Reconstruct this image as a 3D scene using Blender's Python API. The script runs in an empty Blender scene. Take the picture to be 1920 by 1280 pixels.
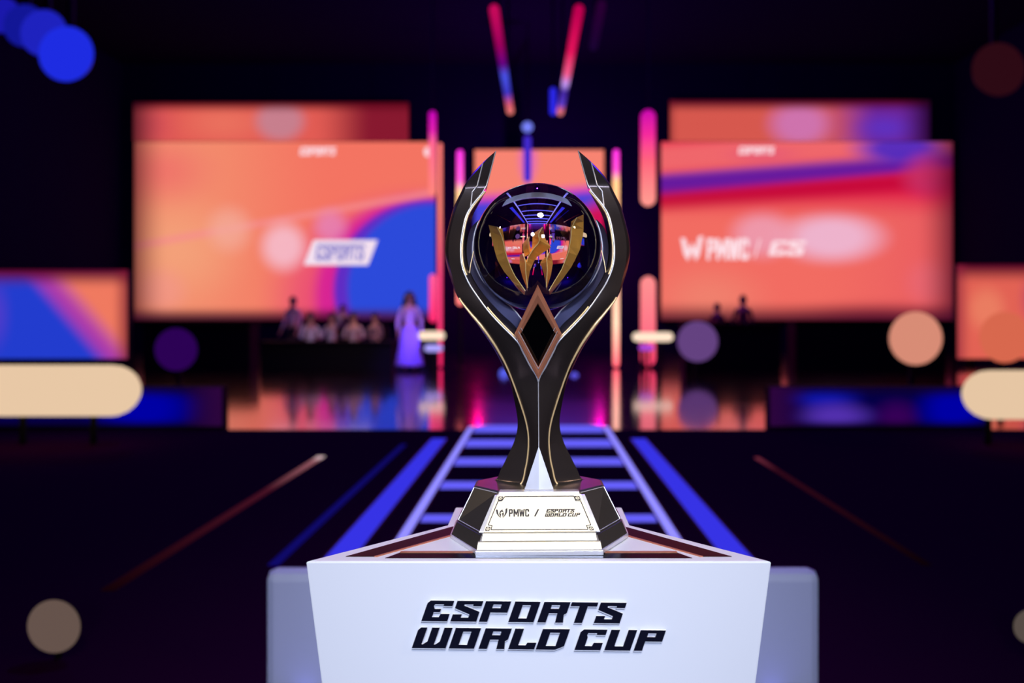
import bpy, bmesh, math, random
from mathutils import Vector, Matrix
random.seed(7)
S = bpy.context.scene
COL = S.collection

# ------------------------------------------------------------------ camera, world, lights, exposure
F = 1280.0            # focal length in pixels of the 1920 wide frame (24 mm lens)
CX, CY = 1010.0, 600.0
HC = 1.15             # camera height above the stage floor
D = 0.932             # distance of the trophy axis
cam_d = bpy.data.cameras.new('camera')
cam = bpy.data.objects.new('camera', cam_d); COL.objects.link(cam)
cam.location = (0, 0, HC); cam.rotation_euler = (math.pi/2, 0, 0)
cam_d.lens = 24; cam_d.sensor_width = 36
cam_d.shift_x = (960-CX)/1920.0; cam_d.shift_y = (CY-640)/1920.0
cam_d.clip_start = 0.02; cam_d.clip_end = 200
cam_d.dof.use_dof = True; cam_d.dof.focus_distance = 0.885; cam_d.dof.aperture_fstop = 2.3
S.camera = cam
S.view_settings.view_transform = 'Standard'; S.view_settings.look = 'None'
S.view_settings.gamma = 1; S.view_settings.exposure = 0; S.view_settings.use_curve_mapping = False
S.cycles.use_denoising = True
S.cycles.sample_clamp_indirect = 6
S.cycles.blur_glossy = 0.6

def lin(c):
    r = []
    for v in c:
        v = v/255.0
        r.append(v/12.92 if v <= 0.04045 else ((v+0.055)/1.055)**2.4)
    return (r[0], r[1], r[2], 1.0)

W = bpy.data.worlds.new('arena_dark'); S.world = W; W.use_nodes = True
W.node_tree.nodes['Background'].inputs[0].default_value = lin((40, 14, 80))
W.node_tree.nodes['Background'].inputs[1].default_value = 0.12

def lamp(name, kind, loc, target, energy, col, **kw):
    d = bpy.data.lights.new(name, kind); d.energy = energy; d.color = lin(col)[:3]
    for k, v in kw.items(): setattr(d, k, v)
    o = bpy.data.objects.new(name, d); COL.objects.link(o); o.location = loc
    if name.startswith('front'): d.cycles.is_caustics_light = True
    o.rotation_euler = (Vector(target)-Vector(loc)).to_track_quat('-Z', 'Y').to_euler()
    return o
# stage wash lights hanging in front of the stage, above and behind the photographer
SP = math.radians
lamp('front_wash_key', 'AREA', (0.25, -1.0, 3.7), (0, 0.85, 0.95), 4.8, (255, 247, 234), size=0.5, shape='DISK', spread=SP(50))
lamp('front_wash_cool', 'AREA', (-.5, -2.5, 2.3), (0, 0.85, 0.75), 3.3, (206, 220, 255), size=0.4, shape='DISK', spread=SP(40))
lamp('front_wash_low', 'AREA', (.6, -2.5, 2.1), (0, 0.85, 0.75), 2.9, (210, 222, 255), size=0.35, shape='DISK', spread=SP(40))
lamp('side_wash_left', 'AREA', (-2.6, 0.2, 2.6), (0, 0.9, 1.1), .5, (255, 225, 190), size=0.14, shape='DISK', spread=SP(40))
lamp('side_wash_right', 'AREA', (2.6, 0.2, 2.6), (0, 0.9, 1.1), .8, (255, 225, 190), size=0.14, shape='DISK', spread=SP(40))
lamp('skirt_fill', 'AREA', (-1.6, 11.5, 5.5), (-2.95, 15.6, .5), 9, (110, 70, 255), size=0.4, shape='DISK', spread=SP(16))  # added unseen to turn the lavender skirt a brighter violet
# added unseen purple and magenta lights that tint walls, ceiling and floor
for _x, _y, _z, _e, _c in ((-7, 14, 9.5, 500, (70, 20, 255)), (7, 14, 9.5, 500, (70, 20, 255)), (0, 22.5, 6.0, 800, (170, 10, 200)), (0, 5.5, 8.5, 700, (120, 20, 220)), (-2.2, 24.6, 3.4, 220, (255, 0, 110)), (2.2, 24.6, 3.4, 220, (220, 0, 150))):
    lamp('tint_fill', 'POINT', (_x, _y, _z), (_x, _y, 0), _e, _c, shadow_soft_size=.08)
lamp('players_fill', 'AREA', (-3.4, 11.5, 6.5), (-4.2, 17.2, .9), 20, (255, 226, 226), size=0.8, shape='DISK', spread=SP(45))  # added fill, unseen, to brighten the people at the left desk

# ------------------------------------------------------------------ materials
def mat(name, col, rough=0.5, metal=0.0, noise=0.0, nscale=30.0, **kw):
    m = bpy.data.materials.new(name); m.use_nodes = True
    nt = m.node_tree; b = nt.nodes['Principled BSDF']
    b.inputs['Base Color'].default_value = lin(col)
    b.inputs['Roughness'].default_value = rough; b.inputs['Metallic'].default_value = metal
    for k, v in kw.items(): b.inputs[k.replace('_', ' ')].default_value = v
    if noise:
        tc = nt.nodes.new('ShaderNodeTexCoord'); nz = nt.nodes.new('ShaderNodeTexNoise')
        nz.inputs['Scale'].default_value = nscale; nz.inputs['Detail'].default_value = 4
        mr = nt.nodes.new('ShaderNodeMapRange')
        mr.inputs[3].default_value = max(0.02, rough-noise); mr.inputs[4].default_value = rough+noise
        nt.links.new(tc.outputs['Object'], nz.inputs['Vector']); nt.links.new(nz.outputs['Fac'], mr.inputs[0])
        nt.links.new(mr.outputs[0], b.inputs['Roughness'])
    return m

def emit(name, col, strength=1.0):
    m = bpy.data.materials.new(name); m.use_nodes = True
    nt = m.node_tree; nt.nodes.remove(nt.nodes['Principled BSDF'])
    e = nt.nodes.new('ShaderNodeEmission'); e.inputs[0].default_value = lin(col); e.inputs[1].default_value = strength
    nt.links.new(e.outputs[0], nt.nodes['Material Output'].inputs[0])
    return m

def emit_ramp(name, stops, strength=1.0, axis=2):
    """a light whose colour changes along its own length (generated 0..1)"""
    m = emit(name, (255, 255, 255), strength); nt = m.node_tree
    tc = nt.nodes.new('ShaderNodeTexCoord'); sp = nt.nodes.new('ShaderNodeSeparateXYZ'); cr = nt.nodes.new('ShaderNodeValToRGB')
    nt.links.new(tc.outputs['Generated'], sp.inputs[0]); nt.links.new(sp.outputs[axis], cr.inputs[0])
    el = cr.color_ramp.elements
    while len(el) > 1: el.remove(el[-1])
    el[0].position = stops[0][0]; el[0].color = lin(stops[0][1])
    for p, c in stops[1:]:
        e = el.new(p); e.color = lin(c)
    nt.links.new(cr.outputs[0], nt.nodes['Emission'].inputs[0])
    return m

class ScreenMat:
    """picture shown on an LED screen: masks and colours laid out in the screen's own metres"""
    def __init__(s, name, base, strength=1.0):
        s.m = emit(name, base, strength); s.nt = s.m.node_tree
        tc = s.nt.nodes.new('ShaderNodeTexCoord'); sp = s.nt.nodes.new('ShaderNodeSeparateXYZ')
        s.nt.links.new(tc.outputs['Object'], sp.inputs[0]); s.x, s.z = sp.outputs[0], sp.outputs[2]
        rgb = s.nt.nodes.new('ShaderNodeRGB'); rgb.outputs[0].default_value = lin(base); s.c = rgb.outputs[0]
    def op(s, o, *a):
        n = s.nt.nodes.new('ShaderNodeMath'); n.operation = o
        for i, v in enumerate(a):
            if isinstance(v, (int, float)): n.inputs[i].default_value = v
            else: s.nt.links.new(v, n.inputs[i])
        return n.outputs[0]
    def smooth(s, v, a, b):
        n = s.nt.nodes.new('ShaderNodeMapRange'); n.interpolation_type = 'SMOOTHSTEP'
        s.nt.links.new(v, n.inputs[0]); n.inputs[1].default_value = a; n.inputs[2].default_value = b
        return n.outputs[0]
    def mix(s, mask, col):
        n = s.nt.nodes.new('ShaderNodeMix'); n.data_type = 'RGBA'
        s.nt.links.new(mask, n.inputs[0]); s.nt.links.new(s.c, n.inputs[6]); n.inputs[7].default_value = lin(col)
        s.c = n.outputs[2]
    def ell(s, x0, z0, rx, rz):
        a = s.op('DIVIDE', s.op('SUBTRACT', s.x, x0), rx); b = s.op('DIVIDE', s.op('SUBTRACT', s.z, z0), rz)
        return s.op('SQRT', s.op('ADD', s.op('MULTIPLY', a, a), s.op('MULTIPLY', b, b)))
    def blob(s, x0, z0, rx, rz, col, amt=1.0, inner=0.0):
        s.mix(s.op('MULTIPLY', s.smooth(s.ell(x0, z0, rx, rz), 1.0, inner), amt), col)
    def band(s, x0, z0, slope, curve, half, soft, col, amt=1.0):
        dx = s.op('SUBTRACT', s.x, x0)
        ln = s.op('ADD', s.op('MULTIPLY', dx, slope), s.op('MULTIPLY', s.op('MULTIPLY', dx, dx), curve))
        d = s.op('ABSOLUTE', s.op('SUBTRACT', s.op('SUBTRACT', s.z, z0), ln))
        s.mix(s.op('MULTIPLY', s.smooth(d, half+soft, max(0, half-soft)), amt), col)
    def below(s, x0, z0, slope, soft, col, amt=1.0, curve=0.0):
        dx = s.op('SUBTRACT', s.x, x0)
        ln = s.op('ADD', s.op('MULTIPLY', dx, slope), s.op('MULTIPLY', s.op('MULTIPLY', dx, dx), curve))
        d = s.op('SUBTRACT', s.op('SUBTRACT', s.z, z0), ln)
        s.mix(s.op('MULTIPLY', s.smooth(d, soft, -soft), amt), col)
    def side(s, x0, soft, col, sign=1, amt=1.0):
        d = s.op('MULTIPLY', s.op('SUBTRACT', s.x, x0), sign)
        s.mix(s.op('MULTIPLY', s.smooth(d, -soft, soft), amt), col)
    def done(s):
        s.nt.links.new(s.c, s.nt.nodes['Emission'].inputs[0]); return s.m

BALL_IOR = 1.75
M_gun = mat('gunmetal_bronze', (84, 74, 72), 0.24, 0.74, 0.03, 60)
M_navy = mat('dark_inner_metal', (74, 74, 104), 0.42, 0.7, 0.05, 40)
M_gold = mat('pale_gold_trim', (255, 220, 160), 0.3, 0.45)
M_silver = mat('bright_silver', (236, 236, 244), 0.25, 0.6, 0.05, 80)
M_plate = mat('satin_plate', (252, 243, 218), 0.42, 0.75, 0.06, 90)
M_copper = mat('brushed_copper', (196, 124, 92), 0.4, 0.45, 0.08, 70)
M_gem = mat('black_gem', (3, 3, 4), 0.06, 0.0, Coat_Weight=0.6)
M_base = mat('base_black_metal', (92, 86, 82), 0.36, 0.75, 0.05, 30)
M_emb = mat('emblem_gold', (222, 158, 52), 0.42, 0.25, 0.12, 260)
M_emb.node_tree.nodes['Principled BSDF'].inputs['Base Color'].default_value = lin((255, 188, 84))
M_ridge = mat('emblem_ridge_highlight', (255, 226, 150), 0.3, 0.2)  # paler gold that paints the edge highlight along the shard ridges
M_white = mat('plinth_white_lacquer', (226, 230, 238), 0.38, 0.0, 0.05, 8)
M_blk = mat('black_inlay', (9, 7, 11), 0.25, 0.0, Specular_IOR_Level=0.25)
M_letter = mat('dark_navy_letter', (34, 36, 60), 0.28, 0.7)
M_chrome = mat('chrome_edge', (250, 250, 255), 0.3, 0.2)
M_edge = mat('letter_grey_edge', (86, 88, 108), 0.35, 0.4)
M_engr = mat('engraved_grey', (38, 34, 40), 0.6, 0.0)
M_dark = mat('matte_black', (9, 7, 12), 0.7, Specular_IOR_Level=0.1)
M_house = mat('lamp_housing_black', (8, 7, 12), 0.6, Specular_IOR_Level=0.2)
M_wall = mat('arena_dark_wall', (20, 10, 44), 0.9, Specular_IOR_Level=0.0)
M_glass = bpy.data.materials.new('crystal'); M_glass.use_nodes = True
_b = M_glass.node_tree.nodes['Principled BSDF']
_b.inputs['Transmission Weight'].default_value = 1; _b.inputs['IOR'].default_value = BALL_IOR; _b.inputs['Roughness'].default_value = 0.0
_b.inputs['Base Color'].default_value = (1, 1, 1, 1)
M_floor = mat('front_floor_black', (42, 6, 44), 0.6, 0.0, 0.06, 3, Specular_IOR_Level=0.0)
M_stage = mat('stage_gloss_floor', (190, 150, 184), 0.10, 1.0, 0.03, 2)

# ------------------------------------------------------------------ mesh helpers
def P(px, py, Z):
    return Vector(((px-CX)*Z/F, Z, HC+(CY-py)*Z/F))
def T(px, py, f):                       # f = pixels in front of the trophy axis (at trophy scale)
    return P(px, py, D - f*D/F)

class MB:
    def __init__(s): s.v = []; s.f = []; s.mi = []
    def add(s, vs, fs, mi=0):
        o = len(s.v); s.v += [tuple(v) for v in vs]
        for f in fs: s.f.append([i+o for i in f]); s.mi.append(mi)
    def box(s, a, b, mi=0):
        x0, y0, z0 = a; x1, y1, z1 = b
        vs = [(x0,y0,z0),(x1,y0,z0),(x1,y1,z0),(x0,y1,z0),(x0,y0,z1),(x1,y0,z1),(x1,y1,z1),(x0,y1,z1)]
        s.add(vs, [(0,3,2,1),(4,5,6,7),(0,1,5,4),(1,2,6,5),(2,3,7,6),(3,0,4,7)], mi)
    def loft(s, rings, cap=True, mi=0, closed=True):
        n = len(rings[0]); vs = [p for r in rings for p in r]; fs = []
        for k in range(len(rings)-1):
            for j in range(n if closed else n-1):
                a = k*n+j; b = k*n+(j+1) % n
                fs.append((a, b, b+n, a+n))
        if cap: fs.append(tuple(range(n-1, -1, -1))); fs.append(tuple(range((len(rings)-1)*n, len(rings)*n)))
        s.add(vs, fs, mi)
    def tube(s, pts, r, n=8, mi=0):
        pts = [Vector(p) for p in pts]; rings = []
        rr = r if isinstance(r, (list, tuple)) else [r]*len(pts)
        up = None
        for i, p in enumerate(pts):
            t = (pts[min(i+1, len(pts)-1)]-pts[max(i-1, 0)]).normalized()
            if up is None:
                up = Vector((0,0,1)) if abs(t.z) < 0.9 else Vector((0,1,0))
            u = t.cross(up).normalized(); w = u.cross(t).normalized(); up = w
            rings.append([p+(u*math.cos(a)+w*math.sin(a))*rr[i] for a in [2*math.pi*k/n for k in range(n)]])
        s.loft(rings, True, mi)
    def capsule(s, p0, p1, r, n=20, mi=0):
        p0, p1 = Vector(p0), Vector(p1); t = (p1-p0).normalized(); pts = []; rr = []
        for k in range(1, 7):
            a = math.pi/2*k/6; pts.append(p0+t*(r-r*math.sin(a))*1+t*0 - t*r + t*r*0 + t*(0)); rr.append(0)
        pts = []; rr = []
        K = 7
        for k in range(K):
            a = math.pi/2*k/(K-1); pts.append(p0 + t*(r-r*math.cos(a))); rr.append(max(r*math.sin(a), r*0.02))
        for k in range(1, 6): pts.append(p0+t*r + (p1-t*r-(p0+t*r))*(k/6)); rr.append(r)
        for k in range(K):
            a = math.pi/2*k/(K-1); pts.append(p1 - t*(r-r*math.sin(a))); rr.append(max(r*math.cos(a), r*0.02))
        s.tube(pts, rr, n, mi)
    def lathe(s, c, axis, prof, n=32, mi=0):
        c = Vector(c); axis = Vector(axis).normalized()
        up = Vector((0,0,1)) if abs(axis.z) < 0.9 else Vector((0,1,0))
        u = axis.cross(up).normalized(); w = u.cross(axis)
        rings = [[c+axis*h+(u*math.cos(a)+w*math.sin(a))*max(r, 1e-4) for a in [2*math.pi*k/n for k in range(n)]] for h, r in prof]
        s.loft(rings, True, mi)
    def prism(s, poly, off, mi=0):      # poly list of Vectors, off Vector
        n = len(poly); a = [Vector(p) for p in poly]; b = [p+Vector(off) for p in a]
        s.loft([a, b], True, mi)
    def build(s, name, mats, parent=None, smooth=None, bevel=0, origin=None):
        if not isinstance(mats, (list, tuple)): mats = [mats]
        me = bpy.data.meshes.new(name)
        org = Vector(origin) if origin is not None else (Vector(WORLD[parent.name]) if parent is not None else Vector((0,0,0)))
        me.from_pydata([Vector(v)-org for v in s.v], [], s.f)
        for m in mats: me.materials.append(m)
        for i, p in enumerate(me.polygons): p.material_index = s.mi[i]
        bm = bmesh.new(); bm.from_mesh(me); bmesh.ops.recalc_face_normals(bm, faces=bm.faces); bm.to_mesh(me); bm.free()
        if smooth is not None:
            for p in me.polygons: p.use_smooth = True
            me.set_sharp_from_angle(angle=math.radians(smooth))
        o = bpy.data.objects.new(name, me); COL.objects.link(o); s.name = o.name
        if parent is not None:
            o.parent = parent; o.location = org-Vector(WORLD[parent.name])
        else: o.location = org
        WORLD[o.name] = org
        if bevel:
            md = o.modifiers.new('bevel', 'BEVEL'); md.width = bevel; md.segments = 2; md.limit_method = 'ANGLE'
        return o
WORLD = {}
def tag(o, label, cat=None, group=None, kind=None):
    if label: o['label'] = label
    if cat: o['category'] = cat
    if group: o['group'] = group
    if kind: o['kind'] = kind
    return o
def thing(name, loc, label, cat, group=None):
    o = bpy.data.objects.new(name, None); COL.objects.link(o); o.location = loc; o.empty_display_size = 0.05
    WORLD[o.name] = Vector(loc)
    return tag(o, label, cat, group)

def crom(pts, n=6):
    """Catmull-Rom through a list of equal length tuples"""
    out = []; m = len(pts)
    for i in range(m-1):
        p0, p1, p2, p3 = pts[max(i-1, 0)], pts[i], pts[i+1], pts[min(i+2, m-1)]
        for k in range(n):
            t = k/n
            out.append(tuple(0.5*((2*b)+(-a+c)*t+(2*a-5*b+4*c-d)*t*t+(-a+3*b-3*c+d)*t**3) for a, b, c, d in zip(p0, p1, p2, p3)))
    out.append(tuple(pts[-1])); return out

# ------------------------------------------------------------------ lettering (own outlines, cap height 138 units, slanted)
G = {
 'E': (172, [[(0,0),(172,0),(172,50),(112,50),(106,28),(62,28),(62,60),(104,60),(104,82),(62,82),(50,100),(54,113),(112,113),(112,101),(172,101),(172,138),(16,138),(0,120)]]),
 'S': (172, [[(0,0),(172,0),(172,66),(56,106),(56,114),(115,114),(115,102),(172,102),(172,138),(0,138),(0,88),(110,48),(110,27),(60,27),(60,48),(0,48)]]),
 'P': (168, [[(0,0),(56,0),(56,62),(168,62),(168,138),(0,138)], [(58,92),(58,116),(112,116),(112,92)]]),
 'O': (168, [[(0,0),(168,0),(168,138),(0,138)], [(58,26),(58,113),(112,113),(112,26)]]),
 'R': (172, [[(0,0),(56,0),(56,62),(112,62),(118,0),(172,0),(158,52),(174,64),(174,138),(0,138)], [(58,92),(58,116),(112,116),(112,92)]]),
 'T': (176, [[(60,0),(115,0),(115,110),(176,110),(176,138),(0,138),(0,110),(60,110)]]),
 'W': (224, [[(0,0),(224,0),(224,138),(170,138),(170,46),(146,26),(138,26),(138,138),(88,138),(88,46),(64,26),(56,26),(56,138),(14,138),(0,120)]]),
 'L': (172, [[(0,0),(172,0),(172,46),(112,46),(106,28),(58,28),(58,138),(0,138)]]),
 'D': (180, [[(0,0),(128,0),(180,24),(180,138),(0,138)], [(58,26),(58,113),(122,113),(122,26)]]),
 'C': (172, [[(0,0),(172,0),(172,50),(112,50),(106,28),(60,28),(60,84),(50,100),(54,113),(112,113),(112,101),(172,101),(172,138),(16,138),(0,120)]]),
 'U': (172, [[(0,0),(172,0),(172,138),(115,138),(115,28),(58,28),(58,138),(0,138)]]),
}
LINE1 = [('E',180),('S',373),('P',562),('O',757),('R',950),('T',1133),('S',1325)]
LINE2 = [('W',117),('O',362),('R',560),('L',757),('D',940),('C',1197),('U',1395),('P',1590)]
# narrow upright capitals, height 100
N = {
 'P': [[(0,0),(13,0),(13,40),(38,40),(46,48),(46,92),(38,100),(0,100)], [(13,53),(13,87),(33,87),(33,53)]],
 'M': [[(0,0),(13,0),(13,62),(28,22),(34,22),(49,62),(49,0),(62,0),(62,100),(50,100),(31,50),(12,100),(0,100)]],
 'W': [[(0,100),(12,0),(24,0),(33,58),(42,0),(54,0),(66,100),(53,100),(47,38),(38,92),(28,92),(19,38),(13,100)]],
 'C': [[(8,0),(38,0),(46,8),(46,32),(33,32),(33,13),(13,13),(13,87),(33,87),(33,68),(46,68),(46,92),(38,100),(8,100),(0,92),(0,8)]],
}
NPOS = [('P',0),('M',58),('W',128),('C',202)]     # total width 248
# claw shaped W mark, in ball pixels
CLAWS = {
 'left':  ([(205,408),(235,580),(265,720),(330,840),(430,965),(520,1035)], [(240,420),(285,520),(320,690),(360,800),(410,900),(520,1035)], [(325,440),(345,620),(370,760),(400,850),(440,930),(520,1035)]),
 'right': ([(945,380),(930,600),(890,780),(850,860),(820,925),(750,1035)], [(1030,335),(985,430),(980,540),(950,690),(880,850),(750,1035)], [(1050,322),(1058,480),(1030,640),(960,790),(870,920),(750,1035)]),
 'mid':   ([(650,450),(598,485),(590,605),(570,668),(515,765),(515,830)], [(692,425),(650,500),(665,570),(600,640),(550,710),(518,830)], [(695,418),(706,520),(770,612),(690,662),(620,715),(560,850)]),
 'flame': ([(530,540),(508,570),(505,640),(525,695)], [(556,520),(545,590),(552,630),(568,672)], [(560,512),(570,590),(585,640),(575,672)]),
 'legl':  ([(475,680),(472,790),(500,900),(543,1005)], [(488,690),(518,780),(520,880),(543,1005)], [(500,690),(578,785),(556,900),(543,1005)]),
 'legr':  ([(735,685),(663,750),(700,860),(725,1000)], [(762,680),(735,745),(740,850),(725,1000)], [(770,670),(785,765),(765,880),(725,1000)]),
}
def flat(outlines, depth, fat=0.0):
    """filled outline with holes -> (verts, faces) with thickness depth; x,y in plane, z out of it"""
    cu = bpy.data.curves.new('tmp', 'CURVE'); cu.dimensions = '2D'; cu.fill_mode = 'BOTH'; cu.extrude = depth/2; cu.offset = fat
    for o in outlines:
        sp = cu.splines.new('POLY'); sp.points.add(len(o)-1); sp.use_cyclic_u = True
        for q, (x, y) in zip(sp.points, o): q.co = (x, y, 0, 1)
    ob = bpy.data.objects.new('tmp', cu); COL.objects.link(ob)
    me = bpy.data.meshes.new_from_object(ob.evaluated_get(bpy.context.evaluated_depsgraph_get()))
    vs = [tuple(v.co) for v in me.vertices]; fs = [tuple(p.vertices) for p in me.polygons]
    bpy.data.objects.remove(ob); bpy.data.curves.remove(cu); bpy.data.meshes.remove(me)
    return vs, fs
def glyph(mb, outlines, fn, depth, two=False, fat=0.0):
    vs, fs = flat(outlines, depth, fat)
    pts = [fn(x, y, z) for x, y, z in vs]
    if not two: mb.add(pts, fs, 0); return
    front = [f for f in fs if all(vs[i][2] > 0 for i in f)]; rest = [f for f in fs if not all(vs[i][2] > 0 for i in f)]
    o = len(mb.v); mb.v += [tuple(p) for p in pts]
    for f in front: mb.f.append([i+o for i in f]); mb.mi.append(0)
    for f in rest: mb.f.append([i+o for i in f]); mb.mi.append(1)
def slant(o, x0, k=0.35): return [[(x0+x+k*y, y) for x, y in c] for c in o]
def claw_outline():
    r = []
    for l, m, q in CLAWS.values(): r.append([(x, -y) for x, y in l] + [(x, -y) for x, y in reversed(q[:-1])])
    return r

# ------------------------------------------------------------------ room shell
ZS = 26.0
b = MB(); b.box((-16, -4, -0.3), (16, 7.18, 0)); tag(b.build('floor', M_floor), 'black floor of the walkway around the plinth', kind='structure')
b = MB(); b.box((-16, 7.18, -0.3), (16, 26.5, 0)); tag(b.build('stage_floor', M_stage), 'mirror-glossy dark stage floor behind the walkway', kind='structure')
b = MB(); b.box((-16, ZS+0.25, 0), (16, ZS+0.6, 11)); tag(b.build('wall_back', M_wall), None, kind='structure')
b = MB(); b.box((-16.4, -4, 0), (-16, 26.6, 11)); tag(b.build('wall_left', M_wall), None, kind='structure')
b = MB(); b.box((16, -4, 0), (16.4, 26.6, 11)); tag(b.build('wall_right', M_wall), None, kind='structure')
b = MB(); b.box((-16.4, -4, 11), (16.4, 26.6, 11.3)); tag(b.build('ceiling', M_wall), None, kind='structure')

# ------------------------------------------------------------------ plinth
HP = 0.2877; ZTOP = HC-HP
def onplane(px, py, z=ZTOP):
    Z = (HC-z)*F/(py-CY); return P(px, py, Z)
pl = thing('plinth', (0, 0.93, 0), 'white lacquered plinth with dark raised lettering, carrying the trophy', 'plinth')
YF = HP*F/452.0
hw = 437*YF/F
def plan(k, z, y_shift=0):
    w = hw*k
    return [Vector((-w, YF, z)), Vector((w, YF, z)), Vector((0.128*k, YF+0.145, z)), Vector((0.128*k, 1.05, z)), Vector((-0.128*k, 1.05, z)), Vector((-0.128*k, YF+0.145, z))]
b = MB(); b.loft([plan(0.60, 0.0), plan(1.0, ZTOP)])
b.build('body', M_white, pl, bevel=0.002)
def slab(name, px, z0, z1, m, label=None):
    b = MB(); lo = [onplane(x, y, ZTOP) for x, y in px]
    b.loft([[Vector((p.x, p.y, ZTOP+z0)) for p in lo], [Vector((p.x, p.y, ZTOP+z1)) for p in lo]])
    return tag(b.build(name, m, pl), label)
mir = lambda pts: [(2*CX-x, y) for x, y in pts]
L1 = [(648,1043.5),(704,1043.5),(850,1003),(850,987)]
slab('inlay', L1, -0.002, 0.0006, M_blk, 'black inlay band'); slab('inlay', mir(L1), -0.002, 0.0006, M_blk, 'black inlay band')
slab('inlay', [(722,1046.5),(1362-64,1046.5),(1270,1036.5),(750,1036.5)], -0.002, 0.0006, M_blk, 'black inlay band along the front edge')
E1 = [(702,1043.8),(707,1043.8),(852,1003.4),(852,1001.5)]
slab('inlay_edging', E1, -0.002, 0.0012, M_copper, 'copper edging'); slab('inlay_edging', mir(E1), -0.002, 0.0012, M_copper, 'copper edging')
slab('inlay_edging', [(750,1036.6),(1270,1036.6),(1268,1034.6),(752,1034.6)], -0.002, 0.0014, M_copper, 'copper edging')
# raised lettering on the front
k5 = 1/3.5556
def letter_fn(base):
    def fn(x, y, z):
        X = 740 + x*k5; Y = 1100 + (base - y)*k5
        p = P(X, Y+(X-1010)*0.012, YF)
        return Vector((p.x, YF-0.0022-z, p.z))
    return fn
for line, base in ((LINE1, 229), (LINE2, 409)):
    for ch, x0 in line:
        b = MB(); glyph(b, slant(G[ch][1], x0), letter_fn(base), 0.0020, True)
        tag(b.build('letter', [M_letter, M_chrome], pl), 'raised dark letter %s' % ch)
        lt = bpy.data.objects[b.name]
        b = MB(); fn = letter_fn(base); glyph(b, slant(G[ch][1], x0), lambda x, y, z: fn(x-1.5, y-10, z)+Vector((0, .0008, 0)), 0.0012)
        b2 = MB(); glyph(b2, slant(G[ch][1], x0), lambda x, y, z: fn(x-3, y-15, z)+Vector((0, .0014, 0)), 0.0012); b.add(b2.v, b2.f, 1)
        tag(b.build('letter_rim', [M_chrome, M_edge], lt), 'silver lower rim')

# ------------------------------------------------------------------ trophy
TX = 1.2*D/F
tr = thing('trophy', (0, D, ZTOP), 'gunmetal and gold trophy with a crystal ball, standing on the white plinth', 'trophy')
def octa(a, bd, bx, s, z):
    pts = [(-a,-bd),(a,-bd),(bx,-s),(bx,s),(a,bd),(-a,bd),(-bx,s),(-bx,-s)]
    return [Vector((x, D+y, ZTOP+z)) for x, y in pts]
b = MB(); b.loft([octa(.0775,.094,.1165,.032,0.0004), octa(.0782,.095,.1174,.032,.0015), octa(.0782,.095,.1174,.032,.006)])
tag(b.build('foot_rim', M_silver, tr), 'silver rim around the foot')
b = MB(); b.loft([octa(.0770,.0935,.1160,.0315,.006), octa(.0720,.086,.1090,.0285,.0215), octa(.0715,.0845,.1075,.028,.0215), octa(.0715,.0835,.1070,.0275,.024),
                  octa(.0545,.0462,.0870,.0165,.0640), octa(.0525,.0440,.0845,.0150,.0660)])
b.build('foot', M_base, tr, bevel=0.0008)
# silver outline on the edges of the foot
for sx in (-1, 1):
    b = MB(); A = octa(.0715,.0835,.1070,.0275,.024); B = octa(.0545,.0462,.0870,.0165,.0640)
    i = 7 if sx < 0 else 2
    b.tube([A[i]+Vector((0,0,.0)), B[i]], 0.0007, 6); j = 0 if sx < 0 else 1
    b.tube([A[i], A[j]], 0.0006, 6); b.tube([B[i], B[j]], 0.0006, 6)
    b.build('foot_edge_trim', M_silver, tr, smooth=40)
def fstep(name, y0, y1, w0, w1, z0, z1, f0, f1, m, back=0.02, label=None, bev=0.0007):
    b = MB()
    b.loft([[Vector((-w0, D-f0, ZTOP+z0)), Vector((w0, D-f0, ZTOP+z0)), Vector((w0, D-f0+back, ZTOP+z0)), Vector((-w0, D-f0+back, ZTOP+z0))],
            [Vector((-w1, D-f1, ZTOP+z1)), Vector((w1, D-f1, ZTOP+z1)), Vector((w1, D-f1+back, ZTOP+z1)), Vector((-w1, D-f1+back, ZTOP+z1))]])
    return tag(b.build(name, m, tr, bevel=bev), label)
fstep('front_step', 0, 0, .0785, .0785, .0002, .0062, .0985, .0985, M_silver, label='polished lower silver step')
fstep('front_step', 0, 0, .0770, .0755, .0066, .0150, .0965, .0925, M_plate, label='satin middle step')
fstep('front_step', 0, 0, .0715, .0700, .0156, .0238, .0905, .0870, M_plate, label='satin upper step')
# plaque on the sloping front
PB = Vector((0, D-.0880, ZTOP+.0245)); PT = Vector((0, D-.0510, ZTOP+.0622))
PV = (PT-PB).normalized(); PN = Vector((1,0,0)).cross(PV).normalized()
if PN.y > 0: PN = -PN
def plaque_uv(px, py):
    """point of the plaque face seen at that spot of the front view"""
    d = Vector(((px-CX)/F, 1, (CY-py)/F)); o = Vector((0,0,HC)); t = (PB-o).dot(PN)/d.dot(PN); return o+d*t
def plaque_poly(px, h0, h1, name, m, parent, bev=0, label=None):
    b = MB(); q = [plaque_uv(x, y) for x, y in px]
    b.loft([[p+PN*h0 for p in q], [p+PN*h1 for p in q]]); return tag(b.build(name, m, parent, bevel=bev), label)
sidep = plaque_poly([(896.5,996),(1124.5,996),(1096,926),(927,926)], -.004, -.0008, 'plaque_mount', M_silver, tr, .0005, 'silver mount behind the plaque')
pq = plaque_poly([(905,996.5),(1117,996.5),(1089,926.5),(932,926.5)], -.002, .0006, 'plaque', M_plate, tr, .0004, 'pale satin plaque with engraved words')
fstep('plaque_ledge', 0, 0, .0530, .0520, .0620, .0660, .0515, .0480, M_silver, .012, 'silver ledge above the plaque')
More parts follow.
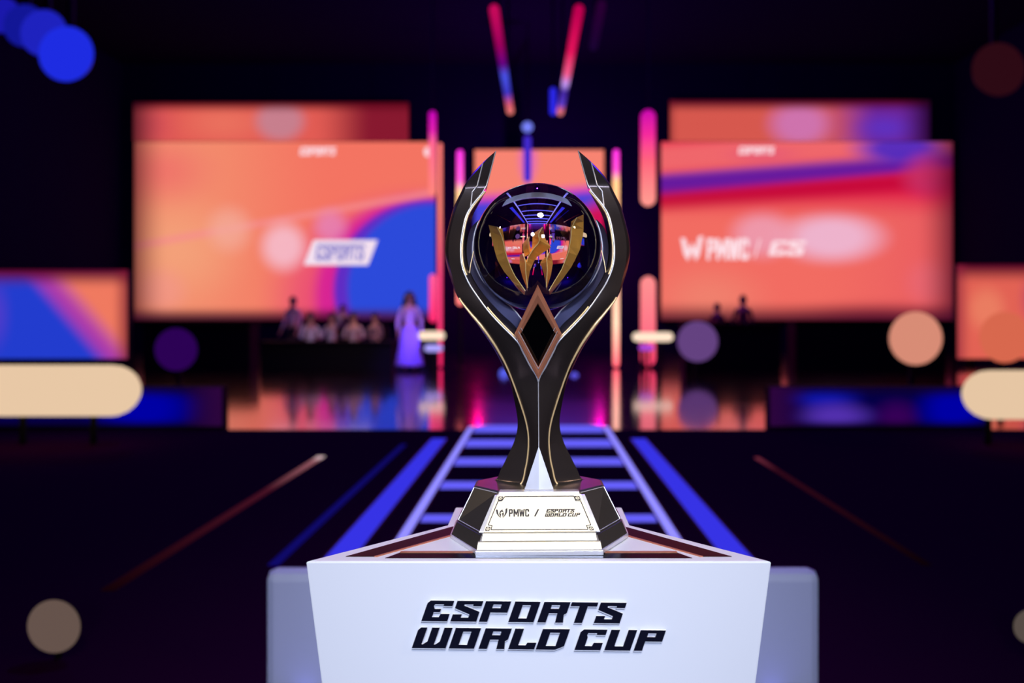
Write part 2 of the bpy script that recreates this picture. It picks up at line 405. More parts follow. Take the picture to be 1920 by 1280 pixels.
def pline(pts, w):
    mb = MB()
    for (x0, y0), (x1, y1) in zip(pts, pts[1:]):
        p, q = plaque_uv(x0, y0)+PN*.0007, plaque_uv(x1, y1)+PN*.0007; mb.tube([p, q], w, 6)
    return mb
sx_, sy_ = 220/1920.0, 140/1222.0
def z6(l): return [(900+x*sx_, 910+y*sy_) for x, y in l]
fr = pline(z6([(400,182),(1530,182),(1558,255),(1640,258),(1805,655),(1733,660),(1760,725),(170,722),(190,655),(125,645),(290,255),(350,250),(400,182)]), .0006)
fr.build('engraved_border', M_engr, pq)
for c in ([(300,185),(370,185),(345,240),(292,240)], [(1545,185),(1615,185),(1635,240),(1560,240)], [(95,680),(160,680),(140,735),(80,735)], [(1770,685),(1830,685),(1850,735),(1790,735)]):
    mb = pline(z6(c+[c[0]]), .0005)
    m2 = pline(z6([c[0], c[2]]), .0003); mb.add(m2.v, m2.f); m2 = pline(z6([c[1], c[3]]), .0003); mb.add(m2.v, m2.f)
    mb.build('corner_ornament', M_engr, pq)
def plaque_fn(x0, y0, kx, ky, sh=0.0):
    return lambda x, y, z: plaque_uv(x0+x*kx+sh*y, y0-y*ky)+PN*(.0007+z)
b = MB()
glyph(b, claw_outline(), lambda x, y, z: plaque_uv(929.2+(x-205)*21/853, 953+(-y-322)*16.5/713)+PN*(.0007+z), .0004, False, 14)
b.build('engraved_mark', M_engr, pq)
b = MB()
for ch, x0 in NPOS: glyph(b, [[(x+x0, y) for x, y in c] for c in N[ch]], plaque_fn(953.5, 968.3, 37.5/248, 13.5/100), .0004, False, 2.0)
b.build('engraved_word', M_engr, pq)
b = MB(); glyph(b, [[(0,0),(3,0),(10,13.5),(7,13.5)]], plaque_fn(1000.3, 968.3, 1, 1), .0004); b.build('engraved_slash', M_engr, pq)
b = MB()
for line, y0 in ((LINE1, 961.3), (LINE2, 969)):
    for ch, x0 in line: glyph(b, slant(G[ch][1], x0), plaque_fn(1020.5-117*.0395, y0, .0395, 6.4/138), .0004, False, 3.0)
b.build('engraved_word', M_engr, pq)

# arms: y, outer x, f | gold x, f | inner x, f | inner back x, f | back f
ARM = [
 (283, 932.4,34, 932.5,34, 932.7,34, 932.8,32, 32),
 (303, 909.5,20, 912,28.5, 927.2,29.5, 928,20, 15),
 (327, 887,4, 890,22, 920.7,23.5, 921.8,5, -5),
 (347, 873,0, 877,17, 914.8,18.5, 917,-3, -14),
 (358, 867.5,0, 873,17, 909.5,20, 913.5,-6, -18),
 (386, 854,0, 860,20, 887,25, 898,-7, -22),
 (408, 847,0, 853,20, 875.5,27, 887.5,-7, -22),
 (443, 838.7,0, 845,19, 868,29, 879.5,-8, -22),
 (473, 836.5,0, 843,19, 866,31, 878.5,-8, -24),
 (500, 840.5,0, 846,21, 869,34, 883,-8, -26),
 (530, 849.5,0, 853,26, 881,39, 896,-8, -28),
 (558, 860.8,0, 862.5,32, 899,47, 917,-6, -30),
 (585, 880,-2, 882.5,36, 919,57, 941,-4, -32),
 (610, 898,-4, 903.5,37, 942,63, 966,0, -34),
 (640, 918.5,-6, 925,35, 971,66, 985,4, -36),
 (660, 930.5,-8, 937,32, 981.5,62, 1000,0, -36),
 (685, 943,-9, 950,28, 994.5,55, 1010,-8, -36),
 (715, 956,-10, 962,22, 1010,46, 1010,-20, -34),
 (760, 966.5,-12, 977.5,16, 1010,40, 1010,-26, -30),
 (795, 970.6,-12, 987.5,12, 1010,37, 1010,-27, -29),
 (825, 964.6,-14, 991,9, 1010,38, 1010,-28, -32),
 (859, 949,-17, 988.5,8, 1010,43, 1010,-30, -36),
 (882, 937,-20, 983.5,8, 1010,48, 1010,-32, -40),
 (905, 924.5,-24, 975,10, 1010,55, 1010,-35, -45),
]
ZB = .0660
def armpts(side):
    rows = crom(ARM, 6); rings = []
    for k, (y, o, fo, g, fg, i, fi, ib, fib, fb) in enumerate(rows):
        mx = lambda x: x if side < 0 else 2*CX-x
        def pt(x, f):
            p = T(mx(min(x, CX)), y, f)
            if y > 880:                       # seat the flare flat on the foot
                w = (y-880)/25.0; zt = ZTOP+ZB; Zd = D-f*D/F
                zz = p.z*(1-w)+zt*w; p = Vector(((mx(min(x, CX))-CX)*Zd/F, Zd, zz))
            return p
        cx = 0.5*(g+i)
        w = max(i-g, 0)
        bl = min(3, w*.08)*min(1, max(0, (y-500)/60)); rings.append([pt(o, fo), pt(0.5*(o+g)-0.02*w, 0.5*(fo+fg)+2), pt(g, fg), pt(g+0.3*w, fg+0.3*(fi-fg)+bl), pt(g+0.7*w, fg+.7*(fi-fg)+bl), pt(i, fi), pt(0.5*(i+ib), 0.5*(fi+fib)), pt(ib, fib), pt(0.5*(g+ib), fb)])
    return rings
def frac(rows, y): return [r for r in rows]
for side in (-1, 1):
    R = armpts(side); b = MB(); b.loft(R)
    arm = b.build('arm', M_gun, tr, smooth=28)
    ys = [r[0] for r in crom(ARM, 6)]
    def path(idx, y0, y1, push=0.0006):
        return [R[k][idx]+Vector((0, -push, 0)) for k in range(len(ys)) if y0 <= ys[k] <= y1]
    b = MB(); p = path(2, 557, 905); b.tube(p, [0.0012+0.0012*min(1, (k/12)) if k < 12 else 0.0024-0.0012*min(1, max(0, (k-12)/20)) for k in range(len(p))], 8)
    b.build('gold_edge', M_gold, arm, smooth=60)
    b = MB(); b.tube(path(5, 358, 716), 0.0012, 8); tag(b.build('inner_edge', M_silver, arm, smooth=60), 'silver edge line')
    b = MB(); q = path(5, 357, 520, 0.0004); b.tube([v+Vector((0.0016*(-side), 0.0015, 0)) for v in q], 0.0016, 8); b.build('gold_rim', M_gold, arm, smooth=60)
    b = MB(); q = path(5, 575, 660, 0.0004); b.tube([v+Vector((0.0022*(-side), 0.0018, 0.0006)) for v in q], 0.0012, 8); b.build('gold_rim', M_gold, arm, smooth=60)
    mx = lambda x: x if side < 0 else 2*CX-x
    b = MB(); b.tube([T(mx(x), y, f) for x, y, f in ((908.4,305,29.3),(898,347,18.8),(888.2,359,19.5),(885,388,25.8))], 0.0009, 8); tag(b.build('blade_line', M_silver, arm, smooth=60), 'silver line on the blade')
    b = MB(); b.tube([T(mx(x), y, f) for x, y, f in ((932.6,283,34.5),(927.4,303,30),(921,327,24),(915.2,347,19.2),(909,357,20.8))], 0.0008, 8); tag(b.build('blade_line', M_silver, arm, smooth=60), 'silver edge of the blade tip')
    # cradle that closes the gap to the ball
    inner = crom([(900,413),(892.5,436),(888.5,464),(891.5,492),(907,525),(932,552),(961,576),(978.5,597),(992,618)], 5)
    outer = crom([(899,412),(884,430),(877,464),(881,500),(894,530),(914,558),(938,585),(962,610),(980,640)], 5)
    b = MB(); rg = []
    for (xi, yi), (xo, yo) in zip(inner, outer):
        rg.append([T(mx(xo), yo, 2), T(mx(xi), yi, -6), T(mx(xi), yi, -20), T(mx(xo), yo, -24)])
    b.loft(rg); cr = b.build('cradle', M_navy, tr, smooth=35)
    b = MB(); b.tube([T(mx(x), y, -5) for x, y in inner], 0.0011, 8); b.build('cradle_edge', M_silver, cr, smooth=60)
    b = MB(); b.tube([T(mx(x), y, 5) for x, y in ((890,470),(885,492),(882,512),(883,530))], 0.0007, 6); tag(b.build('cradle_line', M_gold, cr, smooth=60), 'thin gold line')
# silver wedge at the bottom of the stem
b = MB()
ap = T(1010, 836, 40); l0 = Vector((-27*.885/F, D-.0405, ZTOP+.0672)); r0 = Vector((27*.885/F, D-.0405, ZTOP+.0672)); c0 = Vector((0, D-.0445, ZTOP+.0672))
bk = Vector((0, D-.02, ZTOP+.0672))
b.add([ap+Vector((0,-.001,0)), l0, r0, c0, bk, ap+Vector((0,.004,0))], [(0,1,3),(0,3,2),(1,4,3),(3,4,2),(0,5,4,1),(0,2,4,5)])
b.build('stem_wedge', M_silver, tr)
b = MB(); b.box((-27.5*.885/F, D-.0455, ZTOP+.0660), (27.5*.885/F, D-.03, ZTOP+.0674)); b.build('wedge_foot', M_silver, tr)
b = MB(); b.tube([T(1010, y, f) for y, f in ((716,47),(760,41.0),(795,38.0),(825,39.0),(838,41))], 0.0007, 8); tag(b.build('stem_ridge', M_silver, tr, smooth=60), 'fine silver ridge line of the stem')

# diamond
def df(y): return 102-(y-533)*(56/180.0)
def dpt(x, y, e): return T(x, y, df(y)+e)
O4 = [(1010,533.5),(965.5,626),(1010,713),(1054.5,626)]; I4 = [(1010,570),(977.5,626),(1010,687),(1042.5,626)]
def mid(a, b_, t): return (a[0]+(b_[0]-a[0])*t, a[1]+(b_[1]-a[1])*t)
rings = []
for e, t in ((-14, 0.0), (0, 0.0), (4, 0.12), (5, 0.5), (3, 0.93), (0, 1.0), (-10, 1.0)):
    rings.append([dpt(*mid(o, i, t), e) for o, i in zip(O4, I4)])
b = MB()
n = 4
for k in range(len(rings)):
    A_, B_ = rings[k], rings[(k+1) % len(rings)]
    for j in range(4):
        b.add([A_[j], A_[(j+1) % 4], B_[(j+1) % 4], B_[j]], [(0,1,2,3)])
dm = b.build('diamond_frame', M_copper, tr)
bm = bmesh.new(); bm.from_mesh(dm.data); bmesh.ops.remove_doubles(bm, verts=bm.verts, dist=1e-5); bmesh.ops.recalc_face_normals(bm, faces=bm.faces); bm.to_mesh(dm.data); bm.free()
for q in ([(976,623.5),(969.5,618)], [(970,626),(1010,696)]):
    pass
for side in (-1, 1):
    mx = lambda x: x if side < 0 else 2*CX-x
    b = MB(); b.tube([dpt(mx(973.5), 621, 5.6), dpt(mx(1010), 691, 4.5)], 0.0005, 6); b.tube([dpt(mx(977.5), 614, 5.2), dpt(mx(981), 620, 4.6)], 0.0005, 6)
    tag(b.build('diamond_line', M_silver, dm), 'silver line on the copper frame')
b = MB(); g = [dpt(x, y, -3) for x, y in I4]; cpt = dpt(1010, 627, 3.0); bk = [dpt(x, y, -9) for x, y in I4]
b.add(g+[cpt]+bk, [(0,1,4),(1,2,4),(2,3,4),(3,0,4),(0,5,6,1),(1,6,7,2),(2,7,8,3),(3,8,5,0),(5,8,7,6)])
tag(b.build('diamond_gem', M_gem, tr), 'black glossy diamond-shaped stone')

# crystal ball with gold emblem inside
BR = 119.3*D/F; BC = T(1009.7, 464.5, 0)
b = MB(); prof = []
b.lathe(BC, (0,0,1), [(-BR*math.cos(math.pi*k/64), BR*math.sin(math.pi*k/64)) for k in range(65)], 96)
ball = b.build('crystal_ball', M_glass, tr, smooth=60)
ball.cycles.is_caustics_caster = True
def unrefract(x, y):
    """where a point in the ball's middle plane lies so that the glass shows it at (x, y) of the claw drawing"""
    dx, dy = (x-640)/588.0, (y-613)/588.0; bb = math.hypot(dx, dy)
    if bb < 1e-6: return 0, 0
    bb2 = min(bb, .97); i = math.asin(bb2); t = math.asin(bb2/BALL_IOR)
    r = bb2-math.sqrt(1-bb2*bb2)*math.tan(i-t)
    return dx/bb*r*BR, -dy/bb*r*BR
def resample(ch, n):
    ch = [Vector((x, y)) for x, y in ch]; L = [0]
    for a, c in zip(ch, ch[1:]): L.append(L[-1]+(c-a).length)
    out = []
    for k in range(n):
        d = L[-1]*k/(n-1); j = 0
        while j < len(L)-2 and L[j+1] < d: j += 1
        t = (d-L[j])/max(L[j+1]-L[j], 1e-9); out.append(ch[j].lerp(ch[j+1], t))
    return out
for nm, (l, m, q) in CLAWS.items():
    l, m, q = resample(l, 14), resample(m, 14), resample(q, 14)
    rings = []
    def E3(p, f):
        x, z = unrefract(p.x, p.y); return BC+Vector((x, -f*BR, z))
    for k in range(14):
        h = .17*(1-.75*(k/13)**2)
        rings.append([E3(l[k], 0.02), E3(m[k], .02+h), E3(q[k], 0.02), E3((l[k]+q[k])/2, -.05)])
    b = MB(); b.loft(rings); b.tube([r_[1]+Vector((0, -.0002, 0)) for r_ in rings], .0004, 6, 1); b.build('gold_shard', [M_emb, M_ridge], ball).cycles.is_caustics_receiver = True
tr.location.x = TX; tr.rotation_euler = (0, -0.0062, 0)

# ------------------------------------------------------------------ added pale panel standing in for a lens ghost of the plinth
ZR = 2.1
b = MB(); x0 = (494-CX)*ZR/F; x1 = (1541-CX)*ZR/F; zt = HC-472*ZR/F
b.box((x0, ZR, 0.0), (x1, ZR+0.07, zt)); M_ghost = mat('ghost_pale_blue_white', (196, 204, 240), 0.6)
tag(b.build('plinth_ghost', M_ghost, bevel=0.03), 'added pale blue-white panel for the lens ghost of the plinth, blurred, its ends showing on both sides', 'plinth_ghost')

# ------------------------------------------------------------------ floor lights (walkway)
M_led = emit('walkway_led_violet', (140, 134, 255), 1.2)
M_ghost_rail = emit('ghost_rail_blue', (58, 54, 240), 0.9)
M_rung = emit('rung_led', (102, 96, 250), 1.0)
def floor_bar(name, x0, x1, y0, y1, m, label, cat, group=None):
    b = MB(); b.box((x0, y0, 0.0), (x1, y1, 0.006)); b.box((x0-.012, y0, 0.0), (x0, y1, 0.008), 1); b.box((x1, y0, 0.0), (x1+.012, y1, 0.008), 1)
    return tag(b.build(name, [m, M_house]), label, cat, group)
floor_bar('floor_light_strip', -.745, -.690, 1.4, 7.35, M_led, 'violet LED strip along the left edge of the walkway ladder', 'light strip')
floor_bar('floor_light_strip', .690, .745, 1.4, 7.35, M_led, 'violet LED strip along the right edge of the walkway ladder', 'light strip')
rank = ['farthest violet LED rung, closing the walkway at the stage edge', 'second farthest violet LED rung of the walkway', 'third farthest violet LED rung of the walkway', 'violet LED rung level with the top of the trophy foot', 'nearest visible violet LED rung, just above the plinth top', 'violet LED rung hidden behind the plinth, mirrored in the ball', 'violet LED rung right behind the plinth ghost panel']
for (yp, t), lab in zip(((804, 7), (831, 7), (865.5, 7), (910, 7), (972, 7), (1067, 8), (1225, 10)), rank):
    Zc = HC*F/(yp-CY); dz = HC*F/(yp-CY-t)-Zc
    b = MB(); b.box((-.675, Zc-dz*.9, 0), (.675, Zc+dz*.9, .005)); tag(b.build('floor_light_rung', M_rung), lab, 'light strip', 'walkway rungs')
floor_bar('floor_light_strip', -1.03, -.89, 3.1, 6.6, M_ghost_rail, 'added wide blue glow for the lens ghost of the left walkway strip', 'light strip')  # added ghost copies of the walkway strips, glowing blue
floor_bar('floor_light_strip', .89, 1.03, 3.1, 6.6, M_ghost_rail, 'added wide blue glow for the lens ghost of the right walkway strip', 'light strip')
M_dimline = emit_ramp('dim_red_line', [(0, (20, 2, 8)), (.6, (70, 18, 36)), (.93, (150, 90, 100)), (1, (230, 200, 205))], 1.0, 1)  # glow puts the dim reflection into the stage edge lines
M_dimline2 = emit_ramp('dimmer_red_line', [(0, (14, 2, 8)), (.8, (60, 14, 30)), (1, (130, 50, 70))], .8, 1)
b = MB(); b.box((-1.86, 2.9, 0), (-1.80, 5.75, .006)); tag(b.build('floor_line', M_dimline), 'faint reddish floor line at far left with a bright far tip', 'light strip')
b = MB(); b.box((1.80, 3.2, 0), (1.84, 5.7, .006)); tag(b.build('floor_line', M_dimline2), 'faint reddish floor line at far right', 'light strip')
M_bl = emit('faint_blue_line', (20, 14, 120), .7)
b = MB(); b.box((-1.27, 3.2, 0), (-1.22, 6.3, .005)); tag(b.build('floor_line', M_bl), 'faint dark blue floor line left of the wide blue strip', 'light strip')

# ------------------------------------------------------------------ LED screens
def screen(name, x0, x1, y0, y1, Z, m, label, thick=.2, legs=False):
    a = P(x0, y1, Z); c = P(x1, y0, Z)
    r = thing(name, ((a.x+c.x)/2, Z, max(0, a.z if not legs else 0)), label, 'screen')
    b = MB(); b.box((a.x-.01, Z+.02, a.z-.01), (c.x+.01, Z+thick, c.z+.01)); b.build('cabinet', M_house, r)
    b = MB(); b.box((a.x, Z, a.z), (c.x, Z+.02, c.z)); b.build('display', m, r, origin=((a.x+c.x)/2, Z, (a.z+c.z)/2))
    if legs:
        for s in (.15, .85):
            x = a.x+(c.x-a.x)*s; b = MB(); b.box((x-.06, Z+.03, 0), (x+.06, Z+.15, a.z)); b.build('leg', M_house, r)
    r['_c'] = 0; del r['_c']
    return r
class SM(ScreenMat):
    def __init__(s, name, base, x0, x1, y0, y1, Z, st=1.0):
        super().__init__(name, base, st); s.cx, s.cy, s.k = (x0+x1)/2, (y0+y1)/2, Z/F
    def X(s, px): return (px-s.cx)*s.k
    def Zz(s, py): return (s.cy-py)*s.k
    def pblob(s, px, py, rx, ry, col, amt=1, inner=0): s.blob(s.X(px), s.Zz(py), rx*s.k, ry*s.k, col, amt, inner)
    def pband(s, px, py, slope, half, soft, col, amt=1, curve=0): s.band(s.X(px), s.Zz(py), -slope, -curve/s.k, half*s.k, soft*s.k, col, amt)
    def pbelow(s, px, py, slope, soft, col, amt=1, curve=0): s.below(s.X(px), s.Zz(py), -slope, soft*s.k, col, amt, -curve/s.k)
    def pside(s, px, soft, col, sign=1, amt=1): s.side(s.X(px), soft*s.k, col, sign, amt)

# left screen
A = (252, 816, 266, 600, ZS)
m = SM('left_screen_picture', (244, 116, 98), *A)
m.pside(470, 170, (243, 146, 112), -1, .9)
m.pblob(330, 470, 170, 130, (244, 164, 124), .8)
m.pblob(300, 320, 140, 90, (238, 104, 104), .7)
m.pblob(800, 560, 330, 230, (232, 60, 120), .75, .62)
m.pblob(800, 555, 225, 205, (214, 28, 150), .9, .85)
m.pblob(808, 545, 190, 178, (96, 44, 196), 1, .92)
m.pblob(815, 540, 172, 166, (44, 74, 218), 1, .9)
m.pband(760, 370, -.18, 5, 9, (246, 140, 140), .7)
m.pblob(532, 462, 58, 62, (246, 190, 205), .85, .3)  # bokeh glow of blurred text painted into the picture
m.pblob(430, 430, 60, 60, (244, 176, 160), .6, .2)
m.pblob(620, 425, 46, 46, (226, 140, 200), .6, .2)
m.pblob(300, 545, 70, 60, (242, 150, 136), .7, .2)
m.pbelow(540, 588, 0, 14, (120, 30, 60), .55)
m.pside(272, 46, (84, 6, 34), -1, 1); m.mix(m.op('MULTIPLY', m.smooth(m.z, m.Zz(570), m.Zz(600)), .9), (60, 10, 40))  # dark edge fades paint the lens blur into the picture
sl = screen('led_screen', *A, m.done(), 'large coral LED screen left of the trophy with a blue disc and white badge')
M_wt = emit('screen_white', (244, 224, 240), 1.0); M_pw = emit('screen_pink_white', (250, 218, 226), 1.05); M_ink = emit('screen_violet_ink', (150, 140, 215), .9)
def on_screen(name, r, m, items, Z=ZS, fat=0.0):
    b = MB()
    for outl, fn in items: glyph(b, outl, fn, .02, False, fat)
    return b.build(name, m, r)
def sfn(px, py, kx, ky, Z=ZS, off=.012):
    return lambda x, y, z: P(px+x*kx, py-y*ky, Z)+Vector((0, -off-z, 0))
tag(on_screen('badge', sl, M_wt, [([[(0,0),(120,0),(138,47),(18,47)]], sfn(570, 497, 1, 1))]), 'slanted white badge')
on_screen('badge_lettering', sl, M_ink, [(slant(G[ch][1], x0-180), sfn(592, 488, .068, 30/138., off=.034)) for ch, x0 in LINE1])
on_screen('caption', sl, M_pw, [(slant(G[ch][1], x0-180), sfn(562, 291, .05, 15/138.)) for ch, x0 in LINE1])
on_screen('caption_dot', sl, M_pw, [([[(7*math.cos(a*math.pi/8), 9*math.sin(a*math.pi/8)) for a in range(16)]], sfn(802, 285, 1, 1))])
A = (250, 766, 192, 264.5, ZS)
m = SM('left_banner_picture', (226, 92, 84), *A)
m.pblob(270, 235, 90, 80, (206, 74, 88), .8); m.pblob(420, 230, 120, 60, (236, 116, 96), .8)
m.pside(640, 60, (128, 14, 44), 1, .95); m.pblob(525, 226, 62, 52, (196, 130, 146), .9, .4)
m.pbelow(540, 214, 0, 26, (226, 92, 84), 0); m.mix(m.smooth(m.z, m.Zz(216), m.Zz(190)), (90, 6, 26))
m.pside(272, 44, (40, 2, 24), -1, 1)  # soft dark end, out-of-focus blur painted in
screen('led_screen', *A, m.done(), 'long red banner screen above the left coral screen')
# right screen
A = (1240, 1786, 266, 600, ZS)
m = SM('right_screen_picture', (242, 108, 98), *A)
m.pside(1660, 150, (232, 88, 96), 1, .8)
m.pblob(1330, 560, 150, 90, (240, 132, 112), .8)
m.pblob(1560, 445, 130, 62, (238, 180, 206), .98, .3)
m.pblob(1430, 440, 80, 60, (238, 160, 182), .8, .3)
m.mix(m.smooth(m.z, m.Zz(420), m.Zz(352)), (226, 34, 74))
m.pband(1240, 376, -.075, 14, 18, (196, 4, 56), .9)
m.mix(m.op('MULTIPLY', m.smooth(m.z, m.Zz(330), m.Zz(326)), 0.0), (0, 0, 0))
m.pband(1240, 342, -.085, 16, 9, (74, 44, 196), .97)
m.pband(1500, 322, -.09, 20, 12, (110, 14, 138), .7)
m.pband(1270, 296, -.07, 26, 16, (240, 104, 108), .97)
m.pblob(1430, 290, 100, 26, (226, 84, 120), .6)
m.pblob(1690, 278, 120, 40, (70, 40, 190), .95, .3)
m.pblob(1740, 330, 70, 60, (200, 50, 104), .8, .2)
m.pblob(1640, 600, 220, 50, (150, 24, 60), .7); m.pblob(1740, 530, 60, 60, (232, 104, 116), .7, .2)
m.pside(1762, 48, (84, 6, 40), 1, 1); m.mix(m.op('MULTIPLY', m.smooth(m.z, m.Zz(560), m.Zz(600)), .9), (70, 10, 40))  # side and bottom fade paint in the defocused screen edge
sr = screen('led_screen', *A, m.done(), 'large coral LED screen right of the trophy with white words under a violet band')
on_screen('screen_mark', sr, M_pw, [([[(0,100),(21,98),(36,40),(51,80),(66,42),(80,106),(101,110),(85,22),(67,-8),(51,38),(33,-8),(14,26)]], sfn(1276, 486, .42, .40))])
tag(on_screen('caption', sr, M_pw, [([[(x+x0, y) for x, y in c] for c in N[ch]], sfn(1326, 486, 77/248, 38/100)) for ch, x0 in NPOS], fat=3.0), 'white PMWC lettering')
on_screen('caption_slash', sr, M_pw, [([[(0,0),(2.4,0),(13,36),(10.6,36)]], sfn(1413, 484, 1, 1))])
on_screen('caption', sr, M_pw, [(slant(G['E'][1], 0), sfn(1440, 479, .175, 28/138.)), (slant(G['S'][1], 190), sfn(1440, 479, .175, 28/138.))])
on_screen('caption', sr, M_pw, [(slant(G[ch][1], x0-180), sfn(1384, 289, .05, 14/138.)) for ch, x0 in LINE1])
A = (1256, 1744, 188, 264.5, ZS)
m = SM('right_banner_picture', (214, 88, 78), *A)
m.pblob(1500, 232, 80, 60, (206, 116, 176), .95, .3)
m.pside(1590, 60, (98, 34, 160), 1, .95); m.pblob(1660, 240, 80, 36, (92, 50, 196), .8)
m.mix(m.smooth(m.z, m.Zz(214), m.Zz(188)), (86, 4, 34)); m.pside(1716, 40, (30, 2, 30), 1, 1); m.pside(1262, 12, (110, 20, 40), -1, .7)  # banner edges fade dark to paint in their lens blur
screen('led_screen', *A, m.done(), 'long red and violet banner screen above the right coral screen')
# centre screen behind the trophy
A = (890, 1132, 281, 560, ZS)
m = SM('centre_screen_picture', (248, 132, 114), *A)
m.pblob(990, 300, 26, 60, (226, 100, 190), .7, .3)
m.pbelow(1010, 357, -.09, 12, (216, 66, 180)); m.pbelow(1010, 369, -.09, 9, (70, 66, 214))
m.pblob(1125, 430, 60, 70, (214, 12, 70), .95, .4); m.pbelow(1010, 500, 0, 30, (70, 20, 110))
screen('led_screen', *A, m.done(), 'coral and blue LED screen directly behind the crystal ball')
# low screens at the frame edges
A = (-50, 238, 506, 672, 17.0)
m = SM('low_left_picture', (240, 122, 96), *A)
m.pbelow(170, 590, 1.15, 36, (172, 60, 170)); m.pbelow(130, 600, 1.15, 30, (34, 60, 206)); m.pblob(-10, 590, 40, 90, (90, 60, 200), .7)
m.mix(m.smooth(m.z, m.Zz(545), m.Zz(506)), (96, 10, 50)); m.pside(224, 18, (120, 20, 50), 1, .8)
screen('led_screen', *A, m.done(), 'low blue and orange LED screen at the left edge', legs=True)
A = (1796, 1975, 496, 672, 17.0)
m = SM('low_right_picture', (226, 98, 84), *A)
m.pblob(1850, 580, 50, 60, (236, 130, 100), .8, .2); m.pblob(1950, 560, 50, 70, (150, 40, 110), .8)
m.mix(m.smooth(m.z, m.Zz(535), m.Zz(496)), (90, 8, 40)); m.pside(1808, 16, (140, 30, 60), -1, .7)
screen('led_screen', *A, m.done(), 'low orange LED screen at the right edge', legs=True)

# ------------------------------------------------------------------ light tubes
def stand_tube(x0, x1, y0, y1, Z, stops, label, st=1.1, grp=None, hang=False):
    a = P((x0+x1)/2, y1, Z); c = P((x0+x1)/2, y0, Z); r_ = (x1-x0)/2*Z/F
    r = thing('light_tube', (a.x, Z, a.z if hang else 0), label, 'light', grp)
    b = MB(); b.capsule((a.x, Z, max(a.z, .03)), (a.x, Z, c.z), r_)
    b.build('diffuser', emit_ramp('tube_light', stops, st), r, smooth=60)
    if hang:
        b = MB(); b.tube([(a.x, Z, c.z-.02), (a.x, Z, 11)], .025, 8); b.build('hanger', M_house, r)
    else:
        b = MB(); b.box((a.x-r_*.5, Z+r_*1.02, 0), (a.x+r_*.5, Z+r_*1.02+.06, c.z)); b.build('pole', M_house, r)
        b = MB(); b.box((a.x-r_, Z-.05, 0), (a.x+r_, Z+.3, .02)); b.build('base_plate', M_house, r)
    return r
ZT = 16.4
cor = (252, 118, 118)
stand_tube(1201, 1229, 206, 386, ZT, [(0, (255, 150, 140)), (.45, (255, 96, 120)), (.72, (236, 40, 150)), (1, (190, 0, 170))], 'upper thick pink light tube right of the trophy', hang=True)
stand_tube(1201, 1229, 518, 686, ZT, [(0, (255, 60, 110)), (.4, (255, 110, 130)), (1, (255, 140, 140))], 'lower thick pink light tube right of the trophy')
stand_tube(1149.5, 1161, 280, 688, ZT, [(0, (255, 90, 110)), (.2, (255, 200, 170)), (.5, (255, 170, 140)), (.85, (255, 190, 130)), (.9, (240, 70, 190)), (1, (226, 40, 200))], 'thin light tube close to the right arm of the trophy', 1.6)
stand_tube(856.5, 868.5, 281, 572, ZT, [(0, (255, 120, 120)), (.3, (255, 160, 130)), (.72, (255, 200, 140)), (.8, (240, 80, 190)), (1, (220, 40, 200))], 'thin light tube close to the left arm of the trophy', 1.6)
stand_tube(821, 829, 268, 688, ZT, [(0, (255, 40, 110)), (.4, (255, 70, 130)), (.7, (255, 130, 120)), (1, (255, 120, 120))], 'tall thin coral light tube at the right end of the left screen')
stand_tube(804, 818, 208, 366, ZT+.8, [(0, (250, 130, 120)), (.6, (250, 100, 140)), (.75, (220, 30, 170)), (1, (190, 0, 180))], 'upper short magenta light tube at the right end of the left screen', hang=True)
stand_tube(805, 819, 514, 604, ZT+.8, [(0, (255, 40, 110)), (1, (255, 90, 150))], 'lower short pink light tube at the right end of the left screen')

def ceil_bar(pts, Hh, stops, label):
    (xa, ya), (xb, yb) = pts
    Za = Hh*F/(CY-ya); Zb = Hh*F/(CY-yb); a = P(xa, ya, Za); c = P(xb, yb, Zb)
    r = thing('ceiling_light_bar', (c.x, (a.y+c.y)/2, c.z), label, 'light')
    b = MB(); b.capsule(a, c, .1); b.build('diffuser', emit_ramp('bar_light', stops, 1.0, 1), r, smooth=60)
    for t in (.2, .8):
        q = a.lerp(c, t); b = MB(); b.tube([q+Vector((0,0,.1)), Vector((q.x, q.y, 11))], .03, 8); b.build('hanger', M_house, r)
ceil_bar(((926, 14), (957, 210)), 6.0, [(0, (196, 10, 90)), (.25, (150, 0, 90)), (.42, (90, 4, 130)), (.52, (70, 80, 226)), (.72, (60, 50, 190)), (.86, (220, 90, 110)), (1, (240, 130, 120))], 'left of two multicoloured light bars running along the ceiling')
ceil_bar(((1086, 14), (1050, 212)), 6.0, [(0, (190, 0, 80)), (.3, (226, 20, 90)), (.5, (240, 90, 140)), (.6, (190, 150, 240)), (.68, (60, 30, 150)), (.85, (90, 60, 200)), (.92, (220, 100, 120)), (1, (230, 130, 130))], 'right of two multicoloured light bars running along the ceiling')
ceil_bar(((1128, 6), (1112, 90)), 6.4, [(0, (40, 0, 50)), (1, (24, 4, 50))], 'very dim purple light bar right of the ceiling light bars')
def hang_tube(x0, x1, y0, y1, Z, col, label, st=1.0):
    a = P((x0+x1)/2, y1, Z); c = P((x0+x1)/2, y0, Z); r_ = (x1-x0)/2*Z/F
    r = thing('hanging_light_tube', (a.x, Z, a.z), label, 'light')
    b = MB(); b.capsule(a, c, r_); b.build('diffuser', emit('blue_tube', col, st), r, smooth=60)
    b = MB(); b.tube([c-Vector((0,0,.02)), (c.x, Z, 11)], .03, 8); b.build('hanger', M_house, r)
hang_tube(1031, 1043, 164, 216, 20, (44, 40, 235), 'short blue light tube hanging beside the right ceiling bar')
hang_tube(982, 996, 254, 342, 24, (70, 44, 214), 'blue light tube hanging under the round blue spotlight', .9)

